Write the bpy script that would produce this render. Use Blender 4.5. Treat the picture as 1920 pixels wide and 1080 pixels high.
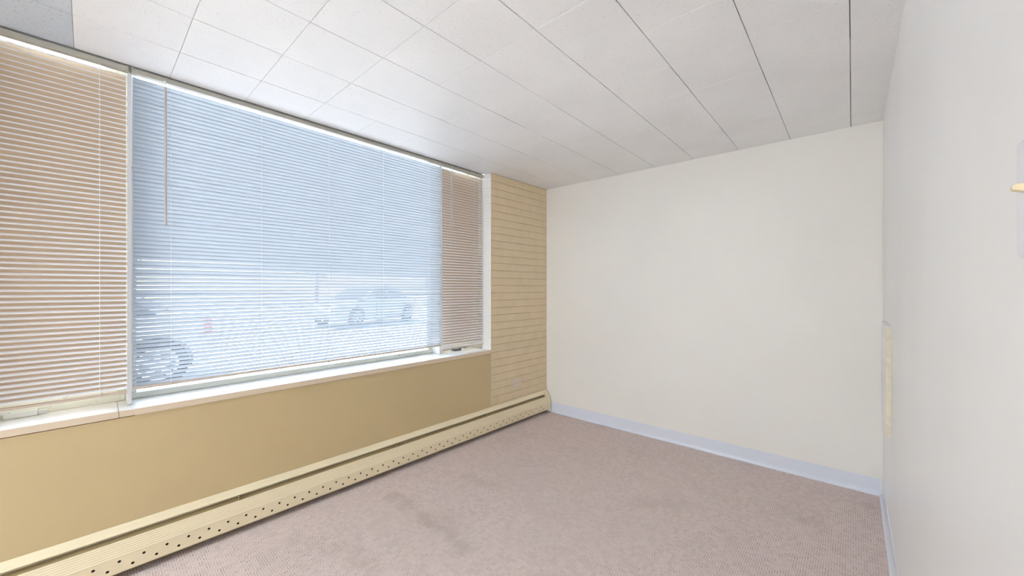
import bpy, bmesh, math, random
from mathutils import Matrix, Vector
random.seed(7)
for o in list(bpy.data.objects):
    bpy.data.objects.remove(o, do_unlink=True)
scene = bpy.context.scene
COL = scene.collection
R = math.radians

# ------------------------------------------------------------------ camera
H = 2.2613            # ceiling height
CAMZ = 1.2533
cam_d = bpy.data.cameras.new('camera')
cam_d.sensor_width = 36.0
cam_d.lens = 712.0 / 1920.0 * 36.0
cam_d.clip_start = 0.01
cam_d.clip_end = 300
cam = bpy.data.objects.new('camera', cam_d)
COL.objects.link(cam)
cam.location = (0, 0, CAMZ)
cam.rotation_euler = (R(90), 0, R(41.85))
scene.camera = cam

# ------------------------------------------------------------------ sky, sun, exposure
world = bpy.data.worlds.new('world')
scene.world = world
world.use_nodes = True
wn = world.node_tree
bg = wn.nodes['Background']
sky = wn.nodes.new('ShaderNodeTexSky')
sky.sky_type = 'NISHITA'
sky.sun_disc = False
sky.sun_elevation = R(46)
sky.sun_rotation = R(-110)
sky.air_density = 1.0
sky.dust_density = 1.5
wn.links.new(sky.outputs[0], bg.inputs[0])
bg.inputs[1].default_value = 0.55

sun_d = bpy.data.lights.new('sun', 'SUN')
sun_d.energy = 12.5
sun_d.angle = R(0.6)
sun_d.color = (1.0, 0.97, 0.93)
sun = bpy.data.objects.new('sun', sun_d)
COL.objects.link(sun)
sun.location = (-9, -3.5, 10)
sun.rotation_euler = Vector((0.66, 0.25, -0.72)).to_track_quat('-Z', 'Y').to_euler()

scene.view_settings.view_transform = 'Standard'
scene.view_settings.look = 'None'
scene.view_settings.exposure = 1.5
scene.view_settings.gamma = 1.0
scene.view_settings.use_curve_mapping = False
try:
    cy = scene.cycles
    cy.max_bounces = 16
    cy.diffuse_bounces = 10
    cy.glossy_bounces = 4
    cy.transmission_bounces = 10
    cy.transparent_max_bounces = 16
    cy.sample_clamp_indirect = 6.0
    cy.use_denoising = True
except Exception:
    pass

# ------------------------------------------------------------------ material helpers
def newmat(name):
    m = bpy.data.materials.new(name)
    m.use_nodes = True
    nt = m.node_tree
    return m, nt, nt.nodes['Principled BSDF']

def N(nt, typ, **kw):
    n = nt.nodes.new(typ)
    for k, v in kw.items():
        setattr(n, k, v)
    return n

def mth(nt, op, a, b=None, c=None):
    n = nt.nodes.new('ShaderNodeMath')
    n.operation = op
    for i, v in enumerate((a, b, c)):
        if v is None:
            continue
        if isinstance(v, (int, float)):
            n.inputs[i].default_value = v
        else:
            nt.links.new(v, n.inputs[i])
    return n.outputs[0]

def mixc(nt, fac, a, b):
    n = nt.nodes.new('ShaderNodeMix')
    n.data_type = 'RGBA'
    if isinstance(fac, (int, float)):
        n.inputs[0].default_value = fac
    else:
        nt.links.new(fac, n.inputs[0])
    for i, v in ((6, a), (7, b)):
        if isinstance(v, tuple):
            n.inputs[i].default_value = (*v, 1)
        else:
            nt.links.new(v, n.inputs[i])
    return n.outputs[2]

def ramp(nt, fac, p0, p1):
    n = nt.nodes.new('ShaderNodeMapRange')
    n.interpolation_type = 'SMOOTHSTEP'
    n.inputs[1].default_value = p0
    n.inputs[2].default_value = p1
    nt.links.new(fac, n.inputs[0])
    return n.outputs[0]

def noise(nt, scale, detail=3, vec=None, rough=0.5):
    n = nt.nodes.new('ShaderNodeTexNoise')
    n.inputs['Scale'].default_value = scale
    n.inputs['Detail'].default_value = detail
    n.inputs['Roughness'].default_value = rough
    if vec is None:
        geo = nt.nodes.new('ShaderNodeNewGeometry')
        vec = geo.outputs['Position']
    nt.links.new(vec, n.inputs['Vector'])
    return n.outputs['Fac']

def bump(nt, bsdf, height, strength, dist=0.002):
    b = nt.nodes.new('ShaderNodeBump')
    b.inputs['Strength'].default_value = strength
    b.inputs['Distance'].default_value = dist
    nt.links.new(height, b.inputs['Height'])
    nt.links.new(b.outputs[0], bsdf.inputs['Normal'])

def paint(name, col, rough=0.55, var=0.04, bscale=180, bstr=0.08, vscale=1.7):
    m, nt, p = newmat(name)
    f = noise(nt, vscale, 4)
    dark = tuple(c * (1 - var * 2) for c in col)
    c = mixc(nt, ramp(nt, f, 0.3, 0.7), dark, col)
    nt.links.new(c, p.inputs['Base Color'])
    p.inputs['Roughness'].default_value = rough
    bump(nt, p, noise(nt, bscale, 2), bstr, 0.001)
    return m

M = {}
M['wall_cream'] = paint('cream_wall_paint', (0.835, 0.815, 0.78), 0.5, var=0.012)
M['wall_white'] = paint('white_wall_paint', (0.835, 0.84, 0.86), 0.38, var=0.02)
M['wall_yellow'] = paint('yellow_cream_paint', (0.60, 0.475, 0.268), 0.35, var=0.02)
M['brick_paint'] = paint('painted_brick', (0.77, 0.64, 0.43), 0.45, var=0.03, bscale=90, bstr=0.25, vscale=9)
M['mortar'] = paint('painted_mortar', (0.58, 0.47, 0.30), 0.8)
M['heater'] = paint('heater_enamel', (0.85, 0.745, 0.52), 0.3, var=0.02)
M['heater_in'] = paint('heater_interior', (0.36, 0.27, 0.13), 0.6)
M['dark'] = paint('dark_void', (0.03, 0.022, 0.018), 0.9)
M['sill'] = paint('sill_gloss_paint', (0.86, 0.86, 0.85), 0.25, var=0.02)
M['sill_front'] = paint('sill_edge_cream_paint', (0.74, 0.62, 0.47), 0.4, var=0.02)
M['caulk'] = paint('caulk', (0.62, 0.50, 0.33), 0.6)
M['base'] = paint('vinyl_cove_base', (0.73, 0.765, 0.86), 0.3, var=0.01)
M['plastic'] = paint('switch_plastic', (0.78, 0.78, 0.84), 0.5, var=0.01)
M['ivory'] = paint('ivory_plastic', (0.78, 0.66, 0.44), 0.35, var=0.01)
M['outlet'] = paint('outlet_plastic', (0.74, 0.64, 0.55), 0.4, var=0.01)
M['raw_edge'] = paint('yellowed_edge', (0.80, 0.73, 0.58), 0.8, var=0.06, vscale=40)
M['headrail'] = paint('headrail_enamel', (0.46, 0.45, 0.39), 0.4, var=0.01)
M['railbrown'] = paint('bottom_rail_enamel', (0.60, 0.50, 0.42), 0.4, var=0.01)
M['wand'] = paint('wand_plastic', (0.50, 0.44, 0.41), 0.25, var=0.01)
M['cord'] = paint('white_cord', (0.85, 0.85, 0.85), 0.8, var=0.01)
M['steel'] = paint('dark_crank_metal', (0.10, 0.13, 0.16), 0.35, var=0.1)
M['crankwhite'] = paint('white_crank_paint', (0.72, 0.76, 0.76), 0.4, var=0.04)
M['back'] = paint('ceiling_backing', (0.20, 0.15, 0.10), 0.9)
M['shell'] = paint('outer_shell', (0.70, 0.66, 0.60), 0.9)

def frame_mat():
    m, nt, p = newmat('flaking_frame_paint')
    f = noise(nt, 38, 5, rough=0.7)
    g = noise(nt, 7, 2)
    mask = mth(nt, 'MULTIPLY', ramp(nt, f, 0.63, 0.66), ramp(nt, g, 0.48, 0.58))
    c = mixc(nt, mask, (0.74, 0.76, 0.70), (0.12, 0.12, 0.12))
    nt.links.new(c, p.inputs['Base Color'])
    p.inputs['Roughness'].default_value = 0.4
    bump(nt, p, mask, -0.3, 0.001)
    return m
M['frame'] = frame_mat()

def tile_mat(name, col, dot, thr=0.36, dscale=130):
    m, nt, p = newmat(name)
    geo = nt.nodes.new('ShaderNodeNewGeometry')
    vor = nt.nodes.new('ShaderNodeTexVoronoi')
    vor.inputs['Scale'].default_value = dscale
    nt.links.new(geo.outputs['Position'], vor.inputs['Vector'])
    # keep roughly half of the pin holes, of uneven size
    sep = nt.nodes.new('ShaderNodeSeparateColor')
    nt.links.new(vor.outputs['Color'], sep.inputs[0])
    rad = mth(nt, 'MULTIPLY', mth(nt, 'SUBTRACT', sep.outputs[0], thr), 0.34)
    hole = mth(nt, 'LESS_THAN', vor.outputs['Distance'], rad)
    big = ramp(nt, noise(nt, 2.2, 3), 0.3, 0.7)
    base = mixc(nt, big, tuple(c * 0.95 for c in col), col)
    c = mixc(nt, mth(nt, 'MULTIPLY', hole, dot), base, (0.22, 0.2, 0.22))
    nt.links.new(c, p.inputs['Base Color'])
    p.inputs['Roughness'].default_value = 0.42
    bump(nt, p, noise(nt, 60, 3), 0.06, 0.002)
    return m
M['tile'] = tile_mat('ceiling_tile_paint', (0.87, 0.875, 0.89), 0.55)
M['tile_old'] = tile_mat('ceiling_tile_rough', (0.60, 0.65, 0.71), 0.8, thr=0.05, dscale=170)

def carpet_mat():
    m, nt, p = newmat('woven_carpet')
    geo = nt.nodes.new('ShaderNodeNewGeometry')
    sep = nt.nodes.new('ShaderNodeSeparateXYZ')
    nt.links.new(geo.outputs['Position'], sep.inputs[0])
    wob = noise(nt, 60, 2)
    wobs = mth(nt, 'MULTIPLY', mth(nt, 'SUBTRACT', wob, 0.5), 0.006)
    c = 0.0185
    X = mth(nt, 'DIVIDE', mth(nt, 'ADD', sep.outputs[0], wobs), c)
    Y = mth(nt, 'DIVIDE', mth(nt, 'ADD', sep.outputs[1], wobs), c)
    fx = mth(nt, 'FRACT', mth(nt, 'ADD', X, 500.0))
    fy = mth(nt, 'FRACT', mth(nt, 'ADD', Y, 500.0))
    ix = mth(nt, 'FLOOR', X)
    iy = mth(nt, 'FLOOR', Y)
    chk = mth(nt, 'FLOORED_MODULO', mth(nt, 'ADD', ix, iy), 2.0)
    dx = mth(nt, 'ABSOLUTE', mth(nt, 'SUBTRACT', mth(nt, 'FRACT', mth(nt, 'MULTIPLY', fx, 2.0)), 0.5))
    dy = mth(nt, 'ABSOLUTE', mth(nt, 'SUBTRACT', mth(nt, 'FRACT', mth(nt, 'MULTIPLY', fy, 2.0)), 0.5))
    lx = mth(nt, 'LESS_THAN', dx, 0.15)
    ly = mth(nt, 'LESS_THAN', dy, 0.15)
    line = mth(nt, 'ADD', mth(nt, 'MULTIPLY', lx, chk), mth(nt, 'MULTIPLY', ly, mth(nt, 'SUBTRACT', 1.0, chk)))
    # uneven wear of the dashes
    wn2 = nt.nodes.new('ShaderNodeTexWhiteNoise')
    comb = nt.nodes.new('ShaderNodeCombineXYZ')
    nt.links.new(ix, comb.inputs[0]); nt.links.new(iy, comb.inputs[1])
    nt.links.new(comb.outputs[0], wn2.inputs['Vector'])
    line = mth(nt, 'MULTIPLY', line, mth(nt, 'ADD', mth(nt, 'MULTIPLY', wn2.outputs['Value'], 0.7), 0.3))
    fine = noise(nt, 420, 2)
    base = mixc(nt, ramp(nt, fine, 0.3, 0.7), (0.68, 0.57, 0.54), (0.82, 0.70, 0.67))
    col = mixc(nt, mth(nt, 'MULTIPLY', line, 0.85), base, (0.28, 0.205, 0.18))
    # stains
    st = mth(nt, 'MULTIPLY', ramp(nt, noise(nt, 2.6, 5, rough=0.65), 0.54, 0.78), 0.30)
    col = mixc(nt, st, col, (0.36, 0.28, 0.24))
    nn = noise(nt, 9, 4, rough=0.7)
    for (ax, ay, bx, by, w, s) in ((-2.05, 1.245, -1.40, 1.21, 0.07, 0.24), (-1.95, 0.78, -1.7, 0.86, 0.09, 0.14),
                                   (-0.95, 2.12, -0.72, 2.3, 0.08, 0.14), (-1.9, 1.68, -1.7, 1.72, 0.09, 0.12)):
        L = math.hypot(bx - ax, by - ay)
        ux, uy = (bx - ax) / L, (by - ay) / L
        px = mth(nt, 'SUBTRACT', sep.outputs[0], ax)
        py = mth(nt, 'SUBTRACT', sep.outputs[1], ay)
        t = mth(nt, 'ADD', mth(nt, 'MULTIPLY', px, ux), mth(nt, 'MULTIPLY', py, uy))
        t = mth(nt, 'MINIMUM', mth(nt, 'MAXIMUM', t, 0.0), L)
        qx = mth(nt, 'SUBTRACT', px, mth(nt, 'MULTIPLY', t, ux))
        qy = mth(nt, 'SUBTRACT', py, mth(nt, 'MULTIPLY', t, uy))
        d = mth(nt, 'SQRT', mth(nt, 'ADD', mth(nt, 'MULTIPLY', qx, qx), mth(nt, 'MULTIPLY', qy, qy)))
        d = mth(nt, 'ADD', d, mth(nt, 'MULTIPLY', mth(nt, 'SUBTRACT', nn, 0.5), 0.30))
        k = mth(nt, 'MULTIPLY', mth(nt, 'SUBTRACT', 1.0, ramp(nt, d, 0.0, w)), s)
        col = mixc(nt, k, col, (0.33, 0.265, 0.22))
    nt.links.new(col, p.inputs['Base Color'])
    p.inputs['Roughness'].default_value = 0.95
    p.inputs['Specular IOR Level'].default_value = 0.1
    hh = mth(nt, 'SUBTRACT', fine, line)
    bump(nt, p, hh, 0.5, 0.003)
    return m
M['carpet'] = carpet_mat()

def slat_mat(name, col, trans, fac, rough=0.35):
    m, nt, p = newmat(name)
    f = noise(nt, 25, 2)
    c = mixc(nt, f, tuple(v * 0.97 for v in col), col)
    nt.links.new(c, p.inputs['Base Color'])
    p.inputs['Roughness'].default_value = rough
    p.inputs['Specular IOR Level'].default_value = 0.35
    if fac > 0:
        tr = nt.nodes.new('ShaderNodeBsdfTranslucent')
        tr.inputs[0].default_value = (*trans, 1)
        mx = nt.nodes.new('ShaderNodeMixShader')
        mx.inputs[0].default_value = fac
        nt.links.new(p.outputs[0], mx.inputs[1])
        nt.links.new(tr.outputs[0], mx.inputs[2])
        nt.links.new(mx.outputs[0], nt.nodes['Material Output'].inputs[0])
    return m
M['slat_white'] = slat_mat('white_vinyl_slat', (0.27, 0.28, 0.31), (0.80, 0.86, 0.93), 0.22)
M['slat_side'] = slat_mat('white_enamel_slat', (0.93, 0.94, 0.97), (0.9, 0.9, 0.9), 0.0)
M['board'] = paint('beige_board', (0.70, 0.565, 0.42), 0.6, var=0.03)

def glass_mat(name, tint=(1, 1, 1), refl=0.06):
    m, nt, p = newmat(name)
    nt.nodes.remove(p)
    tr = nt.nodes.new('ShaderNodeBsdfTransparent')
    tr.inputs[0].default_value = (*tint, 1)
    gl = nt.nodes.new('ShaderNodeBsdfGlossy')
    gl.inputs['Roughness'].default_value = 0.02
    fr = nt.nodes.new('ShaderNodeFresnel')
    fr.inputs[0].default_value = 1.45
    mx = nt.nodes.new('ShaderNodeMixShader')
    nt.links.new(fr.outputs[0], mx.inputs[0])
    nt.links.new(tr.outputs[0], mx.inputs[1])
    nt.links.new(gl.outputs[0], mx.inputs[2])
    nt.links.new(mx.outputs[0], nt.nodes['Material Output'].inputs[0])
    return m
M['glass'] = glass_mat('window_glass', (0.94, 0.97, 0.97))

# ------------------------------------------------------------------ mesh helpers
class MB:
    def __init__(self):
        self.bm = bmesh.new()
    def box(self, x0, x1, y0, y1, z0, z1, bev=0.0):
        mn = Matrix.Translation(((x0+x1)/2, (y0+y1)/2, (z0+z1)/2)) @ Matrix.Diagonal((abs(x1-x0), abs(y1-y0), abs(z1-z0), 1))
        r = bmesh.ops.create_cube(self.bm, size=1.0, matrix=mn)
        if bev > 0:
            es = list({e for v in r['verts'] for e in v.link_edges})
            bmesh.ops.bevel(self.bm, geom=es, offset=bev, segments=1, affect='EDGES', profile=0.5)
        return self
    def prism(self, pts, axis, a, b):
        """closed polygon extruded along axis ('x','y','z') from a to b"""
        def mk(p, t):
            return {'x': (t, p[0], p[1]), 'y': (p[0], t, p[1]), 'z': (p[0], p[1], t)}[axis]
        A = [self.bm.verts.new(mk(p, a)) for p in pts]
        B = [self.bm.verts.new(mk(p, b)) for p in pts]
        n = len(pts)
        for i in range(n):
            self.bm.faces.new((A[i], A[(i+1) % n], B[(i+1) % n], B[i]))
        self.bm.faces.new(A[::-1]); self.bm.faces.new(B)
        bmesh.ops.recalc_face_normals(self.bm, faces=self.bm.faces[:])
        return self
    def sheet(self, pts, a, b, seg=1):
        """open (x,z) polyline swept along y"""
        prev = None
        for k in range(seg+1):
            t = a + (b-a)*k/seg
            row = [self.bm.verts.new((p[0], t, p[1])) for p in pts]
            if prev:
                for i in range(len(pts)-1):
                    self.bm.faces.new((prev[i], prev[i+1], row[i+1], row[i]))
            prev = row
        return self
    def tube(self, pts, rad, seg=10):
        pts = [Vector(p) for p in pts]
        rads = rad if isinstance(rad, (list, tuple)) else [rad]*len(pts)
        rings = []
        up = None
        for i, p in enumerate(pts):
            d = (pts[min(i+1, len(pts)-1)] - pts[max(i-1, 0)]).normalized()
            if up is None or abs(up.dot(d)) > 0.95:
                up = Vector((0, 0, 1)) if abs(d.z) < 0.9 else Vector((1, 0, 0))
            s = d.cross(up).normalized(); t = s.cross(d).normalized()
            rings.append([self.bm.verts.new(p + (s*math.cos(2*math.pi*k/seg) + t*math.sin(2*math.pi*k/seg))*rads[i]) for k in range(seg)])
        for a, b in zip(rings, rings[1:]):
            for k in range(seg):
                self.bm.faces.new((a[k], a[(k+1) % seg], b[(k+1) % seg], b[k]))
        self.bm.faces.new(rings[0][::-1]); self.bm.faces.new(rings[-1])
        bmesh.ops.recalc_face_normals(self.bm, faces=self.bm.faces[:])
        return self
    def lathe(self, prof, axis='z', seg=32, c=(0, 0, 0)):
        """(r,h) profile turned about an axis"""
        rings = []
        for r, h in prof:
            ring = []
            for k in range(seg):
                a = 2*math.pi*k/seg
                u, v = max(r, 1e-5)*math.cos(a), max(r, 1e-5)*math.sin(a)
                q = {'z': (u, v, h), 'x': (h, u, v), 'y': (u, h, v)}[axis]
                ring.append(self.bm.verts.new((q[0]+c[0], q[1]+c[1], q[2]+c[2])))
            rings.append(ring)
        for a, b in zip(rings, rings[1:]):
            for k in range(seg):
                self.bm.faces.new((a[k], a[(k+1) % seg], b[(k+1) % seg], b[k]))
        bmesh.ops.recalc_face_normals(self.bm, faces=self.bm.faces[:])
        return self
    def mesh(self, name, mat, smooth=False):
        me = bpy.data.meshes.new(name)
        self.bm.to_mesh(me); self.bm.free()
        if mat is not None:
            me.materials.append(M[mat] if isinstance(mat, str) else mat)
        if smooth:
            for p in me.polygons:
                p.use_smooth = True
        return me
    def build(self, name, mat, parent=None, smooth=False, matrix=None):
        return link(name, self.mesh(name, mat, smooth), parent, matrix)

def link(name, data, parent=None, matrix=None):
    o = bpy.data.objects.new(name, data)
    COL.objects.link(o)
    if parent is not None:
        o.parent = parent
    if matrix is not None:
        o.matrix_basis = matrix
    return o

def tag(o, label=None, cat=None, group=None, kind=None):
    if label: o['label'] = label
    if cat: o['category'] = cat
    if group: o['group'] = group
    if kind: o['kind'] = kind
    return o

def empty(name, matrix):
    o = bpy.data.objects.new(name, None)
    COL.objects.link(o)
    o.empty_display_size = 0.1
    o.matrix_basis = matrix
    return o

def T(x, y, z):
    return Matrix.Translation((x, y, z))

# ------------------------------------------------------------------ room frame
TH = R(1.2)
XW = -2.398                                   # window wall face at y = 0
WALL = T(XW, 0, 0) @ Matrix.Rotation(-TH, 4, 'Z')   # local x: into the room, local y: along the wall
XR = 0.1385                                   # right wall face
YE = 3.19                                     # end wall face at the right wall
TE = math.atan(0.0215)
ENDW = T(XR, YE, 0) @ Matrix.Rotation(TE, 4, 'Z')   # local x: along the wall (negative = to window), local y: behind
YB = -4.4                                     # wall behind the camera
XG = -2.64                                    # glass plane
Y0, Y1 = -0.335, 2.347                        # window opening
ZS = 0.7146                                   # sill top
HW = H + 0.24                                 # unseen window head, raised past the ceiling to let sun onto the top slats

# ------------------------------------------------------------------ floor, walls, ceiling
o = MB().box(-2.75, 0.30, YB-0.15, 3.45, -0.06, 0.0).build('floor', 'carpet')
tag(o, 'beige woven carpet with grey brown stains', None, kind='structure')

o = MB().box(0, 0.15, YB-0.15, YE+0.14, 0, H).build('wall_right', 'wall_white', matrix=T(XR, 0, 0))
tag(o, 'white painted wall close beside the viewer', None, kind='structure')
o = MB().box(-2.75, -0.0005, 0.0, 0.13, 0, H).build('wall_end', 'wall_cream', matrix=ENDW)
tag(o, 'plain cream wall at the far end of the room', None, kind='structure')
o = MB().box(-2.75, XR-0.0005, YB-0.14, YB, 0, H).build('wall_back', 'wall_cream')
tag(o, 'plain cream wall behind the viewer', None, kind='structure')

# the window wall: plain panel below the sill, painted brick pier beside the opening
wall_left = MB().box(-0.12, 0, Y0, Y1-0.003, 0, 0.6805).build('wall_left', 'wall_yellow', matrix=WALL)
tag(wall_left, 'yellow cream wall under the window with a painted brick pier beside it', None, kind='structure')
mb = MB().box(-0.12, -0.0035, Y1+0.003, 3.20, 0, H-0.001).build('mortar_bed', 'mortar', wall_left)
mb.data.materials.append(M['sill'])
for p in mb.data.polygons:
    if p.normal.y < -0.9:
        p.material_index = 1
MB().box(-0.12, 0, YB+0.03, Y0, 0, H-0.001).build('plain_pier', 'wall_yellow', wall_left)
CH = 0.0656
def brick_mesh(L, reveal):
    x, h, c = 0.0525, (CH-0.0042)/2, 0.0014
    me = MB().prism([(-x, -h), (x-c, -h), (x, -h+c), (x, h-c), (x-c, h), (-x, h)], 'y', -L/2, L/2).mesh('brick', 'brick_paint')
    if reveal:
        me.materials.append(M['sill'])
        for p in me.polygons:
            if p.normal.y < -0.9:
                p.material_index = 1
    return me
BL = 0.2035
cache = {}
ncourse = 34
for k in range(ncourse):
    z = H - 0.001 - CH*(k+0.5)
    if z < 0.06:
        break
    y = Y1
    first = True
    while y < 3.135:
        L = BL if not (first and k % 2) else BL/2
        L = min(L, 3.142 - y)
        if L < 0.03:
            break
        key = (round(L - 0.0006, 4), first)
        if key not in cache:
            cache[key] = brick_mesh(*key)
        b = link('brick', cache[key], wall_left)
        b.location = (-0.0525 + random.uniform(-0.0003, 0.0002), y + L/2, z + random.uniform(-0.0006, 0.0006))
        b.rotation_euler = (random.uniform(-0.002, 0.002), 0, 0)
        y += L
        first = False
# outer sheathing that closes the wall cavity
MB().box(-0.32, -0.121, Y1, 3.3, 0, H).build('outer_sheathing', 'shell', wall_left)
MB().box(-0.28, -0.121, YB-0.1, Y0, 0, H).build('outer_sheathing', 'shell', wall_left)
MB().box(-0.28, -0.121, Y0, Y1, -0.05, 0.6835).build('outer_sheathing', 'shell', wall_left)

# ceiling: dark backing with separate tiles below it
ceiling = MB().box(-2.462, 0.32, YB-0.2, 3.5, H+0.013, H+0.25).build('ceiling', 'back')
tag(ceiling, 'white ceiling of square acoustic tiles with dark joints', None, kind='structure')
xs = [-2.4385, -2.1425] + [-0.006 - 0.3052*k for k in range(6, -1, -1)] + [XR+0.02]
ys = [-0.039 + 0.3011*k for k in range(-15, 11)] + [3.262]
tcache = {}
for i in range(len(xs)-1):
    for j in range(len(ys)-1):
        w, l = xs[i+1]-xs[i]-0.0028, ys[j+1]-ys[j]-0.0010
        old = (i <= 1 and j in (13, 14)) 
        key = (round(w, 4), round(l, 4), old)
        if key not in tcache:
            tcache[key] = MB().box(-w/2, w/2, -l/2, l/2, 0, 0.0129, bev=0.0012).mesh('ceiling_tile', 'tile_old' if old else 'tile')
        t = link('ceiling_tile', tcache[key], ceiling)
        t.location = ((xs[i]+xs[i+1])/2 + random.uniform(-0.0004, 0.0004), (ys[j]+ys[j+1])/2, H + random.uniform(0, 0.0009))
        t.rotation_euler = (random.uniform(-0.0016, 0.0016), random.uniform(-0.0016, 0.0016), random.uniform(-0.0012, 0.0012))

# vinyl cove base
cove = [(0, 0), (-0.016, 0.0), (-0.0155, 0.003), (-0.009, 0.007), (-0.005, 0.016), (-0.0035, 0.03), (-0.0035, 0.098), (-0.002, 0.1005), (0, 0.1005)]
m = MB()
m.prism([(p[0], p[1]) for p in cove], 'x', -2.43, -0.016)
o = m.build('baseboard_end', 'base', matrix=ENDW)
tag(o, 'white vinyl cove base along the far wall', None, kind='structure')
m = MB()
m.prism([(XR + p[0], p[1]) for p in cove], 'y', YB, YE-0.002)
o = m.build('baseboard_right', 'base')
tag(o, 'white vinyl cove base along the right wall', None, kind='structure')

# ------------------------------------------------------------------ window
# sill of three boards, front edge flush with the wall below
sill = empty('trim_1', T(0, 0, 0))
tag(sill, 'white glossy window sill of butted boards', None, kind='structure')
def wallx(y, d=0.0):
    return XW + d/math.cos(TH) + y*math.tan(TH)
for a, b, dz, dd in ((Y0, 0.09, 0.0, 0.006), (0.0908, 0.51, -0.0012, 0.0045), (0.5108, Y1-0.001, -0.0006, 0.0055)):
    m = MB()
    m.prism([(-2.70, a), (wallx(a, dd), a), (wallx(b, dd), b), (-2.70, b)], 'z', 0.6842, ZS+dz)
    es = [e for e in m.bm.edges]
    bmesh.ops.bevel(m.bm, geom=es, offset=0.0022, segments=2, affect='EDGES', profile=0.5)
    sb = m.build('sill_board', 'sill', sill)
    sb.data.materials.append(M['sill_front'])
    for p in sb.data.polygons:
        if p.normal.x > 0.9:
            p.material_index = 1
MB().tube([(wallx(0.14, 0.003), 0.14, 0.6825), (wallx(2.33, 0.003), 2.33, 0.6825)], 0.0022, 6).build('caulk_bead', 'caulk', sill)

# raised unseen head, light-blocking strip behind headrails, and mullion posts between the three lights
m = MB()
m.box(-2.481, -2.4675, Y0, Y1, H-0.022, H+0.26)  # added strip that stops light leaking over the headrails
m.box(-2.69, -2.4815, Y0-0.03, Y1+0.03, HW, HW+0.02)
m.box(-2.69, -2.4815, Y0-0.03, Y0-0.001, H+0.001, HW-0.0005)
m.box(-2.69, -2.4815, Y1+0.001, Y1+0.03, H+0.001, HW-0.0005)
o = m.build('trim_2', 'sill')
tag(o, 'white strip added to block light behind the headrails, with raised unseen head', None, kind='structure')
o = MB().box(-2.655, -2.485, 0.1195, 0.1355, ZS+0.0005, HW-0.001, bev=0.002).build('trim_3', 'sill')
tag(o, 'white mullion post between the narrow near blind and the wide blind', None, kind='structure')
o = MB().box(-2.655, -2.50, 1.908, 1.936, ZS+0.0005, HW-0.001, bev=0.002).build('trim_4', 'sill')
tag(o, 'white mullion post between the wide blind and the far narrow blind', None, kind='structure')

def window(name, a, b, label, casement):
    w = empty(name, T(-2.64, (a+b)/2, ZS))
    tag(w, label, None, kind='structure')
    h = HW - ZS - 0.001
    hw = (b-a)/2 - 0.0005
    m = MB()
    fw = 0.030
    m.box(-0.03, 0.042, -hw, hw, 0.0005, fw, 0.002)
    m.box(-0.03, 0.03, -hw, hw, h-fw, h, 0.002)
    m.box(-0.03, 0.03, -hw, -hw+0.022, fw, h-fw, 0.002)
    m.box(-0.03, 0.03, hw-0.022, hw, fw, h-fw, 0.002)
    m.build('frame', 'frame', w)
    gy, g0, g1 = hw-0.022, fw, h-fw
    if casement:
        m = MB()
        s = 0.042
        m.box(-0.02, 0.016, -gy, gy, g0, g0+s, 0.002)
        m.box(-0.02, 0.016, -gy, gy, g1-s, g1, 0.002)
        m.box(-0.02, 0.016, -gy, -gy+s, g0+s, g1-s, 0.002)
        m.box(-0.02, 0.016, gy-s, gy, g0+s, g1-s, 0.002)
        m.build('sash', 'frame', w)
        gy -= s; g0 += s; g1 -= s
    MB().box(-0.004, 0.002, -gy, gy, g0, g1).build('glass_pane', 'glass', w)
    if casement:                       # opaque board closing the casement on the room side
        MB().box(0.125, 0.131, -hw+0.001, hw-0.001, 0.072, H-ZS-0.022).build('backing_board', 'board', w)
    return w
w1 = window('window_1', Y0, 0.1190, 'narrow casement window behind the narrow near blind', True)
w2 = window('window_2', 0.1360, 1.9075, 'wide fixed picture window behind the white blind', False)
w3 = window('window_3', 1.9365, Y1, 'narrow casement window behind the narrow far blind', True)

# casement operators standing on the sill
c = empty('window_crank', T(0, 0, 0)); c.parent = w1
c.matrix_basis = T(-2.585+2.64, -0.185 - (Y0+0.119)/2, 0.001)
b = MB(); b.prism([(-0.02, 0), (0.022, 0), (0.024, 0.006), (0.014, 0.021), (-0.02, 0.024)], 'y', -0.045, 0.042)
b.build('crank_housing', 'crankwhite', c)
b = MB(); b.box(-0.016, 0.012, 0.042, 0.068, 0.001, 0.017, 0.002)
b.build('crank_mount', 'crankwhite', c)
b = MB(); b.tube([(0.006, -0.03, 0.026), (0.01, -0.055, 0.02), (0.012, -0.085, 0.012), (0.012, -0.115, 0.012)], [0.006, 0.0055, 0.005, 0.006], 8)
b.build('crank_handle', 'crankwhite', c, True)
c = empty('window_crank', T(0, 0, 0)); c.parent = w3
c.matrix_basis = T(-2.535+2.64, 2.13 - (1.9365+Y1)/2, 0.001)
b = MB(); b.prism([(-0.045, 0), (0.012, 0), (0.010, 0.008), (-0.006, 0.016), (-0.045, 0.018)], 'y', -0.04, 0.03)
b.build('crank_housing', 'steel', c)
b = MB(); b.tube([(0.0, 0.02, 0.016), (0.004, 0.045, 0.02), (0.004, 0.075, 0.014), (0.002, 0.1, 0.018)], [0.006, 0.005, 0.004, 0.006], 8)
b.build('crank_handle', 'steel', c, True)

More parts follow.
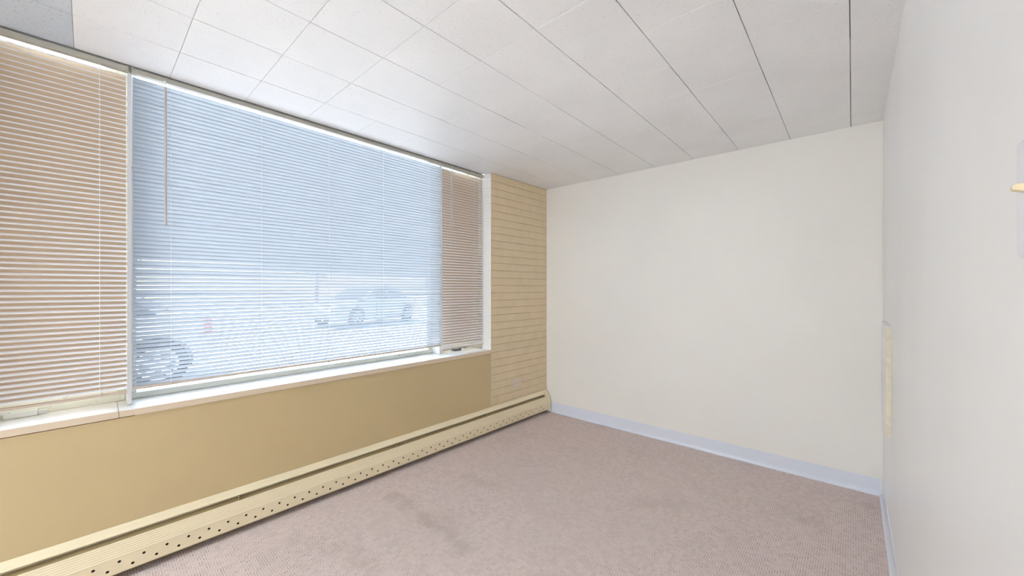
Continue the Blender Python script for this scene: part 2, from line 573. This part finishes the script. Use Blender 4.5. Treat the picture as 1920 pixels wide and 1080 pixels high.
# ------------------------------------------------------------------ venetian blinds
def blind(name, label, a, b, ztop, zbot, pitch, alpha, mat, cords, wand=None, cr=0.0009, width=0.025, railmat='headrail', botmat='railbrown', jit=0.01, gap=0.010):
    yc = (a+b)/2
    root = empty(name, T(-2.4535, yc, H))
    tag(root, label, 'window blind', 'venetian blinds in the window')
    hw = (b-a)/2
    # headrail: U channel with end caps
    m = MB()
    m.box(-0.012, 0.0132, -hw, hw, -0.0275, -0.0055, 0.0008)
    m.build('headrail', railmat, root)
    for s in (-1, 1):
        MB().box(-0.0135, 0.0142, s*hw-0.002, s*hw+0.002, -0.0285, -0.0025, 0.0006).build('mounting_bracket', railmat, root)
    ca, sa = math.cos(alpha), math.sin(alpha)
    prof = []
    for i in range(7):
        t = i/6 - 0.5
        u = t*width
        v = 0.0017*(1-4*t*t)                  # shallow crown
        # local: u grows towards the room and up (inner edge up), crown towards the sky side
        prof.append((u*ca - v*sa, u*sa + v*ca))
    me = MB().sheet(prof, -hw+0.002, hw-0.002, 1).mesh('slat', mat, True)
    top = ztop - H
    n = int((ztop - zbot - 0.012)/pitch)
    for k in range(n):
        s = link('slat', me, root)
        s.location = (random.uniform(-0.0004, 0.0004), 0, top - gap - pitch*(k+0.5))
        s.rotation_euler = (random.uniform(-1, 1)*0.0008*(0.9/hw if hw > 0.5 else 1), random.uniform(-1, 1)*jit, 0)
    zb = zbot - H
    m = MB()
    m.prism([(-0.0105, zb+0.004), (-0.008, zb), (0.008, zb), (0.0105, zb+0.004), (0.0095, zb+0.009), (0, zb+0.012), (-0.0095, zb+0.009)], 'y', -hw+0.002, hw-0.002)
    m.build('bottom_rail', botmat, root)
    for y in cords:
        m = MB()
        for dx in (-1, 1):
            xx = dx*(width/2*ca + 0.0012)
            m.tube([(xx, y-yc, -0.028), (xx, y-yc, zb+0.006)], cr, 5)
        m.build('ladder_cord', 'cord', root)
        m = MB()
        m.lathe([(0.001, 0), (0.006, 0.0005), (0.0065, 0.004), (0.004, 0.006)], 'z', 12, (0.004, y-yc, zb-0.004))
        m.build('cord_button', 'cord', root)
    if wand:
        wy, wz, wr = wand
        m = MB()
        m.tube([(0.024, wy-yc, -0.055), (0.0245, wy-yc+0.0005, (wz-H)*0.2), (0.026, wy-yc+0.001, wz-H)], wr, 6)
        wd = m.build('tilt_wand', 'wand', root)
        m = MB()
        m.tube([(0.012, wy-yc, -0.022), (0.019, wy-yc, -0.024), (0.0245, wy-yc, -0.034), (0.024, wy-yc, -0.06)], 0.0026, 8)
        m.build('wand_hook', 'cord', wd, True)
    return root

blind('venetian_blind', 'narrow near blind of open white slats, cut by the left picture edge', -0.328, 0.1205, 2.232, 0.776, 0.0220, R(-36), 'slat_side', (0.034, -0.24), jit=0.012, width=0.0165)
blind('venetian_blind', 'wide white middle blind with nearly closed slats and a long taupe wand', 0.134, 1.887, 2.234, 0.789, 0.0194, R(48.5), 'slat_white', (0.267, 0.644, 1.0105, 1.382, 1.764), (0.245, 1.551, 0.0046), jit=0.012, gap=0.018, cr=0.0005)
blind('venetian_blind', 'narrow far blind of open white slats beside the brick pier', 1.8955, 2.3435, 2.232, 0.752, 0.0222, R(-36), 'slat_side', (1.985, 2.25), (1.98, 1.776, 0.003), jit=0.012, width=0.0165)

# ------------------------------------------------------------------ baseboard heater
heater = empty('baseboard_heater', WALL)
tag(heater, 'long cream baseboard heater with two rows of punched holes', 'heater')
HA, HB = -1.6, 3.075
# back plate with rolled hood
hood = [(0.0012, 0.03), (0.0012, 0.214), (0.004, 0.2135), (0.009, 0.207), (0.016, 0.196), (0.0255, 0.184), (0.0245, 0.1815), (0.015, 0.192), (0.008, 0.201), (0.0035, 0.203), (0.0035, 0.03)]
MB().prism(hood, 'y', HA, HB).build('back_plate', 'heater', heater)
# damper inside the slot
MB().prism([(0.010, 0.150), (0.045, 0.140), (0.0455, 0.1425), (0.012, 0.168), (0.0105, 0.166)], 'y', HA, HB).build('damper', 'heater_in', heater)
MB().box(0.0036, 0.012, HA, HB, 0.03, 0.165).build('inner_liner', 'dark', heater)
# ribbed sloping face
pts = []
nr = 7
for i in range(nr*2+1):
    t = i/(nr*2)
    x = 0.0465 + t*(0.0622-0.0465)
    z = 0.163 + t*(0.101-0.163)
    bpx = 0.0007 if i % 2 else -0.0003
    pts.append((x + bpx*0.97, z + bpx*0.25))
pts = [(0.0435, 0.1615), (0.0445, 0.1632)] + pts
inner = [(p[0]-0.0016, p[1]-0.0006) for p in pts[::-1]]
front = MB().prism(pts + inner, 'y', HA, HB).build('front_panel', 'heater', heater)
# punched face: plate with real holes
m = MB()
bm = m.bm
def cell(y0, y1, z0, z1, cy, cz, r):
    n = 16
    outer, ring = [], []
    for k in range(n):
        a = 2*math.pi*k/n + math.pi/4
        ca, sa = math.cos(a), math.sin(a)
        s = 1/max(abs(ca), abs(sa))
        ou, ov = ca*s, sa*s
        oy = cy + ou*((y1-cy) if ou > 0 else (cy-y0))
        oz = cz + ov*((z1-cz) if ov > 0 else (cz-z0))
        outer.append(bm.verts.new((0.0625, oy, oz)))
        ring.append(bm.verts.new((0.0625, cy+ca*r, cz+sa*r)))
    back = [bm.verts.new((0.0605, v.co.y, v.co.z)) for v in ring]
    for k in range(n):
        j = (k+1) % n
        bm.faces.new((outer[k], outer[j], ring[j], ring[k]))
        bm.faces.new((ring[k], ring[j], back[j], back[k]))
P = 0.0757
y = 0.0151 - P*15.5 
for row, (z0, z1, cz, off) in enumerate(((0.069, 0.101, 0.0832, 0.0), (0.036, 0.069, 0.0567, 0.0405))):
    k = -18
    c0 = 0.0151 + off
    ylast = HA
    while True:
        cy = c0 + k*P
        if cy - P/2 < HA:
            k += 1; continue
        if cy + P/2 > HB:
            break
        a0, a1 = cy-P/2, cy+P/2
        if ylast == HA:
            vs = [bm.verts.new((0.0625, yy, zz)) for yy, zz in ((HA, z0), (a0, z0), (a0, z1), (HA, z1))]
            bm.faces.new(vs)
        cell(a0, a1, z0, z1, cy, cz, 0.0056)
        ylast = a1
        k += 1
    vs = [bm.verts.new((0.0625, yy, zz)) for yy, zz in ((ylast, z0), (HB, z0), (HB, z1), (ylast, z1))]
    bm.faces.new(vs)
vs = [bm.verts.new(p) for p in ((0.0625, HA, 0.036), (0.0625, HB, 0.036), (0.052, HB, 0.034), (0.052, HA, 0.034))]
bm.faces.new(vs)
bmesh.ops.remove_doubles(bm, verts=bm.verts[:], dist=1e-5)
m.build('punched_face', 'heater', heater)
MB().box(0.048, 0.053, HA, HB, 0.034, 0.105).build('element_shroud', 'dark', heater)
cap = [(0.0012, 0.018), (0.0012, 0.217), (0.005, 0.2165), (0.028, 0.187), (0.048, 0.166), (0.0655, 0.101), (0.0655, 0.018)]
MB().prism(cap, 'y', HB, HB+0.046).build('end_cap', 'heater', heater)
MB().prism(cap, 'y', HA-0.04, HA).build('end_cap', 'heater', heater)
for yy in (0.52, 1.42, 2.28):
    MB().prism([(0.012, 0.150), (0.044, 0.1435), (0.044, 0.165), (0.024, 0.181), (0.012, 0.185)], 'y', yy, yy+0.0015).build('support_bracket', 'heater_in', heater)

# ------------------------------------------------------------------ outlet on the brick pier
out = empty('power_outlet', WALL @ T(0.0, 2.68, 0.368))
tag(out, 'beige double power outlet mounted sideways on the painted brick pier', 'outlet')
MB().box(0.0005, 0.0062, -0.0575, 0.0575, -0.038, 0.038, 0.002).build('cover_plate', 'outlet', out)
for s in (-1, 1):
    r_ = MB()
    r_.prism([(0.0165*math.cos(2*math.pi*k/20)*1.0 + s*0.0195, max(-0.013, min(0.013, 0.0165*math.sin(2*math.pi*k/20)))) for k in range(20)], 'x', 0.0055, 0.0078)
    rec = r_.build('receptacle', 'ivory', out)
    sl = MB()
    sl.box(0.0070, 0.0081, s*0.0195-0.004, s*0.0195+0.004, 0.0045, 0.0065)
    sl.box(0.0070, 0.0081, s*0.0195-0.004, s*0.0195+0.004, -0.0065, -0.0045)
    sl.box(0.0070, 0.0081, s*0.0195+0.007, s*0.0195+0.011, -0.002, 0.002)
    sl.build('slot', 'dark', rec)
MB().lathe([(0.0001, 0.0072), (0.003, 0.007), (0.0035, 0.0055)], 'x', 12).build('screw', 'outlet', out)

# ------------------------------------------------------------------ light switch on the right wall
sw = empty('light_switch', T(XR, 0.630, 1.348))
tag(sw, 'white light switch plate with an ivory toggle at the right picture edge', 'light switch')
m = MB()
m.prism([(-0.0005, -0.062), (-0.0005, 0.062), (-0.0025, 0.063), (-0.0062, 0.0595), (-0.0068, 0.057), (-0.0068, -0.057), (-0.0062, -0.0595), (-0.0025, -0.063)], 'y', -0.038, 0.038)
es = [e for e in m.bm.edges if abs(e.verts[0].co.x - e.verts[1].co.x) < 1e-5 and e.verts[0].co.x < -0.006]
bmesh.ops.bevel(m.bm, geom=es, offset=0.0022, segments=2, affect='EDGES', profile=0.5)
m.build('cover_plate', 'plastic', sw)
m = MB()
m.prism([(-0.0066, 0.0015), (-0.0066, 0.0100), (-0.0130, 0.0108), (-0.0160, 0.0102), (-0.0175, 0.0080), (-0.0172, 0.0050)], 'y', -0.0048, 0.0048)
bmesh.ops.bevel(m.bm, geom=[e for e in m.bm.edges], offset=0.0008, segments=2, affect='EDGES', profile=0.5)
m.build('toggle', 'ivory', sw)
for s in (-1, 1):
    MB().lathe([(0.0001, -0.0073), (0.0026, -0.0072), (0.0031, -0.0066)], 'x', 12, (0, 0, s*0.03)).build('screw', 'plastic', sw)

# ------------------------------------------------------------------ shallow panel on the right wall
pan = empty('access_panel', T(XR, 2.55, 0.54))
tag(pan, 'shallow white panel on the right wall with a yellowed unpainted edge', 'wall panel')
m = MB()
m.prism([(0.003, 0.02), (0.003, 0.500), (0.022, 0.531), (0.385, 0.531), (0.405, 0.51), (0.405, 0.075), (0.35, 0.0), (0.02, 0.0)], 'x', -0.0182, -0.0004)
m.build('board', 'wall_white', pan)
m = MB()
m.prism([(-0.0180, 0.02), (-0.0180, 0.515), (-0.015, 0.530), (-0.009, 0.527), (-0.0005, 0.507), (-0.0005, 0.004), (-0.012, 0.0)], 'y', -0.0005, 0.0028)
m.build('raw_edge', 'raw_edge', pan)

# ------------------------------------------------------------------ added unseen lamp behind the viewer
def fill_lamp(x, y, power, label):  # glowing dome added out of view to brighten the room
    L = empty('added_fill_lamp', T(x, y, H))
    tag(L, label, 'fill_lamp', 'added fill lamps behind the viewer')
    MB().lathe([(0.001, 0), (0.17, 0), (0.17, -0.018), (0.155, -0.022), (0.001, -0.022)], 'z', 36).build('fill_lamp_base', 'sill', L, True)
    m, nt, p = newmat('fill_lamp_glow')
    p.inputs['Base Color'].default_value = (0.9, 0.88, 0.84, 1)
    p.inputs['Emission Color'].default_value = (0.71, 0.86, 1.0, 1)
    p.inputs['Emission Strength'].default_value = power
    prof = [(0.16*math.cos(a), -0.022 - 0.085*math.sin(a)) for a in [i*math.pi/2/10 for i in range(11)]]
    MB().lathe(prof, 'z', 36).build('fill_lamp_shade', m, L, True)
    MB().lathe([(0.001, -0.125), (0.006, -0.122), (0.008, -0.112), (0.004, -0.105)], 'z', 12).build('finial', 'steel', L, True)
    return L
fill_lamp(-2.0, -2.6, 98.0, 'added unseen round lamp nearer behind the viewer')
fill_lamp(-2.0, -3.7, 98.0, 'added unseen round lamp farthest behind the viewer')

# ------------------------------------------------------------------ outside
M['asphalt'] = paint('sunlit_concrete', (0.55, 0.54, 0.52), 0.9, var=0.08, bscale=60, bstr=0.2)
M['car_white'] = paint('white_car_paint', (0.80, 0.81, 0.82), 0.15, var=0.0)
M['car_blue'] = paint('silver_blue_car_paint', (0.58, 0.64, 0.70), 0.15, var=0.0)
M['car_glass'] = paint('dark_car_glass', (0.02, 0.03, 0.035), 0.08, var=0.0)
M['rubber'] = paint('tyre_rubber', (0.02, 0.02, 0.022), 0.8)
M['alloy'] = paint('alloy_rim', (0.62, 0.63, 0.65), 0.3)
M['red'] = paint('red_lens', (0.75, 0.05, 0.04), 0.15)
M['leaf'] = paint('tree_leaves', (0.10, 0.17, 0.05), 0.6, var=0.3, vscale=3)
M['bark'] = paint('tree_bark', (0.16, 0.11, 0.07), 0.9, var=0.2, vscale=12)
M['brick_far'] = paint('far_wall', (0.42, 0.33, 0.27), 0.9)
GZ = -0.09
o = MB().box(-60, 12, -40, 50, GZ-0.2, GZ).build('pavement', 'asphalt')
tag(o, 'sunlit concrete car park outside the window', None, kind='structure')

def make_car(name, label, paintmat, matrix):
    car = empty(name, matrix)
    tag(car, label, 'car', 'cars parked outside the window')
    # body: stations along x (front +): x, z_bottom, z_belt, half width
    st = [(-2.03, 0.42, 0.80, 0.66), (-1.98, 0.30, 0.94, 0.82), (-1.70, 0.22, 0.98, 0.87), (-1.0, 0.20, 0.95, 0.89), (0.0, 0.20, 0.92, 0.89),
          (0.9, 0.20, 0.90, 0.88), (1.6, 0.22, 0.82, 0.86), (2.1, 0.28, 0.70, 0.78), (2.25, 0.38, 0.58, 0.60)]
    m = MB(); bm = m.bm
    rings = []
    for x, zb, zt, hw in st:
        zm = zb + (zt-zb)*0.55
        half = [(0.0, zb), (hw*0.86, zb), (hw*0.97, zb+0.06), (hw, zm), (hw*0.965, zt-0.05), (hw*0.90, zt), (0.0, zt+0.025)]
        pts = half + [(-p[0], p[1]) for p in half[-2:0:-1]]
        rings.append([bm.verts.new((x, p[0], p[1])) for p in pts])
    n = len(rings[0])
    for a, b in zip(rings, rings[1:]):
        for k in range(n):
            bm.faces.new((a[k], a[(k+1) % n], b[(k+1) % n], b[k]))
    bm.faces.new(rings[0]); bm.faces.new(rings[-1][::-1])
    bmesh.ops.recalc_face_normals(bm, faces=bm.faces[:])
    body = m.build('car_body', paintmat, car)
    # wheel arches cut out of the body
    c = MB()
    for wx in (-1.42, 1.36):
        for s in (-1, 1):
            c.lathe([(0.0, 0.60*s), (0.375, 0.60*s), (0.375, 1.2*s), (0.0, 1.2*s)], 'y', 32, (wx, 0, 0.33))
    cut = c.build('wheel_arch_cutter', None)
    md = body.modifiers.new('arches', 'BOOLEAN')
    md.operation = 'DIFFERENCE'; md.object = cut; md.solver = 'EXACT'
    cut.matrix_world = matrix
    bpy.context.view_layer.update()
    dg = bpy.context.evaluated_depsgraph_get()
    me = bpy.data.meshes.new_from_object(body.evaluated_get(dg))
    body.modifiers.clear()
    body.data = me
    bpy.data.objects.remove(cut, do_unlink=True)
    if not me.materials: me.materials.append(M[paintmat])
    # greenhouse: painted roof and pillars, glass panes set into them
    zb0, zr = 0.93, 1.42
    def gh(x, z):
        t = (z-zb0)/(zr-zb0)
        return 0.80 - 0.20*t
    prof = [(-1.66, zb0), (-1.02, zr-0.03), (-0.6, zr), (0.25, zr-0.01), (1.05, zb0-0.02)]
    g = MB(); bm = g.bm
    A = [bm.verts.new((x, gh(x, z), z)) for x, z in prof]
    B = [bm.verts.new((x, -gh(x, z), z)) for x, z in prof]
    k = len(prof)
    for i in range(k):
        j = (i+1) % k
        bm.faces.new((A[i], A[j], B[j], B[i]))
    bm.faces.new(A[::-1]); bm.faces.new(B)
    bmesh.ops.recalc_face_normals(bm, faces=bm.faces[:])
    g.build('cabin', paintmat, car)
    def pane(poly, s):
        p = MB(); bm2 = p.bm
        a = [bm2.verts.new((x, s*(gh(x, z)+0.004), z)) for x, z in poly]
        b = [bm2.verts.new((x, s*(gh(x, z)-0.004), z)) for x, z in poly]
        q = len(poly)
        bm2.faces.new(a); bm2.faces.new(b[::-1])
        for i in range(q):
            bm2.faces.new((a[i], a[(i+1) % q], b[(i+1) % q], b[i]))
        bmesh.ops.recalc_face_normals(bm2, faces=bm2.faces[:])
        p.build('side_window', 'car_glass', car)
    for s in (-1, 1):
        pane([(-0.28, 0.96), (-0.28, 1.36), (0.2, 1.35), (0.86, 0.96)], s)
        pane([(-1.08, 0.96), (-0.86, 1.355), (-0.36, 1.365), (-0.36, 0.96)], s)
        pane([(-1.44, 0.965), (-1.12, 1.24), (-1.0, 1.24), (-1.22, 0.965)], s)
        MB().box(-0.62, -0.46, s*0.893, s*0.905, 0.78, 0.80, 0.004).build('door_handle', paintmat, car)
        MB().box(0.42, 0.48, s*0.87, s*0.895, 0.36, 0.88, 0.004).build('door_seam', 'rubber', car)
        MB().box(0.72, 0.86, s*0.86, s*1.02, 0.94, 1.05, 0.025).build('side_mirror', paintmat, car)
        MB().box(-2.005, -1.915, s*0.70, s*0.856, 0.68, 0.90, 0.02).build('tail_light', 'red', car)
        MB().box(2.02, 2.16, s*0.55, s*0.78, 0.56, 0.68, 0.02).build('head_light', 'alloy', car)
    for zz, nm, p in (((-1.62, 1.0), 'rear_window', ((-1.60, 0.985), (-1.07, 1.355))), ((0.9, 1.0), 'windscreen', ((0.97, 0.975), (0.32, 1.345)))):
        (xa, za), (xb_, zb_) = p
        q = MB(); bm2 = q.bm
        off = 0.012 if nm == 'windscreen' else -0.012
        vs = [bm2.verts.new((xx+off, yy, z2+0.012)) for xx, yy, z2 in ((xa, -0.68, za), (xa, 0.68, za), (xb_, 0.56, zb_), (xb_, -0.56, zb_))]
        v2 = [bm2.verts.new((v.co.x-off*0.7, v.co.y, v.co.z-0.006)) for v in vs]
        bm2.faces.new(vs); bm2.faces.new(v2[::-1])
        for i in range(4):
            bm2.faces.new((vs[i], vs[(i+1) % 4], v2[(i+1) % 4], v2[i]))
        bmesh.ops.recalc_face_normals(bm2, faces=bm2.faces[:])
        q.build(nm, 'car_glass', car)
    for wx in (-1.42, 1.36):
        for s in (-1, 1):
            w = MB().lathe([(0.20, 0.68*s), (0.31, 0.68*s), (0.33, 0.71*s), (0.33, 0.84*s), (0.31, 0.87*s), (0.215, 0.865*s), (0.205, 0.80*s), (0.20, 0.68*s)], 'y', 36, (wx, 0, 0.33)).build('wheel', 'rubber', car, True)
            rm = MB()
            rm.lathe([(0.0, 0.80*s), (0.07, 0.85*s), (0.05, 0.80*s), (0.0, 0.79*s)], 'y', 20, (wx, 0, 0.33))
            for q in range(5):
                a = 2*math.pi*q/5 + 0.3
                rm.tube([(wx+0.03*math.cos(a), 0.83*s, 0.33+0.03*math.sin(a)), (wx+0.20*math.cos(a), 0.845*s, 0.33+0.20*math.sin(a))], [0.04, 0.028], 8)
            rm.lathe([(0.185, 0.84*s), (0.215, 0.868*s), (0.215, 0.84*s), (0.185, 0.83*s)], 'y', 36, (wx, 0, 0.33))
            rm.build('rim', 'alloy', w)
    MB().box(-2.07, -2.0, -0.62, 0.62, 0.36, 0.60, 0.02).build('rear_bumper', paintmat, car)
    return car
# local +x is the car's front; it points to -y (left in the picture)
make_car('parked_car', 'white car with red tail light parked close behind the wide blind', 'car_white',
         T(-7.75, -0.80, GZ) @ Matrix.Rotation(R(-90), 4, 'Z'))
make_car('parked_car', 'pale silver car parked farther away behind the right of the wide blind', 'car_blue',
         T(-14.0, 7.2, GZ) @ Matrix.Rotation(R(-70), 4, 'Z'))

def make_tree(label, x, y, h, rad, seed):
    rnd = random.Random(seed)
    t = empty('street_tree', T(x, y, GZ))
    tag(t, label, 'tree', 'trees beyond the car park')
    MB().tube([(0, 0, 0), (0.05, 0.03, h*0.3), (0.0, 0.1, h*0.6), (0.08, 0.0, h*0.85)], [0.17, 0.13, 0.09, 0.03], 8).build('trunk', 'bark', t, True)
    m = MB(); bm = m.bm
    for k in range(900):
        a = rnd.uniform(0, 2*math.pi); cz = rnd.uniform(-1, 1); rr = rnd.uniform(0.35, 1) ** 0.5
        s = math.sqrt(1-cz*cz)
        p = Vector((s*math.cos(a)*rad*rr, s*math.sin(a)*rad*rr, h*0.64 + cz*h*0.34*rr))
        d = 0.16
        q = Matrix.Rotation(rnd.uniform(0, 6.28), 3, 'Z') @ Matrix.Rotation(rnd.uniform(-1.2, 1.2), 3, 'X')
        vs = [bm.verts.new(p + q @ Vector(v)) for v in ((-d, 0, 0), (0, -d*0.5, 0.03), (d, 0, 0), (0, d*0.5, 0.03))]
        bm.faces.new(vs)
    m.build('crown', 'leaf', t)
    return t
make_tree('tall leafy tree beyond the car park behind the white car', -36, 0.0, 8.0, 3.4, 1)
make_tree('round leafy tree beyond the car park behind the blue car', -34, 13.0, 7.2, 3.2, 2)
make_tree('broad leafy tree farthest to the right beyond the car park', -33, 27.0, 7.6, 3.4, 3)
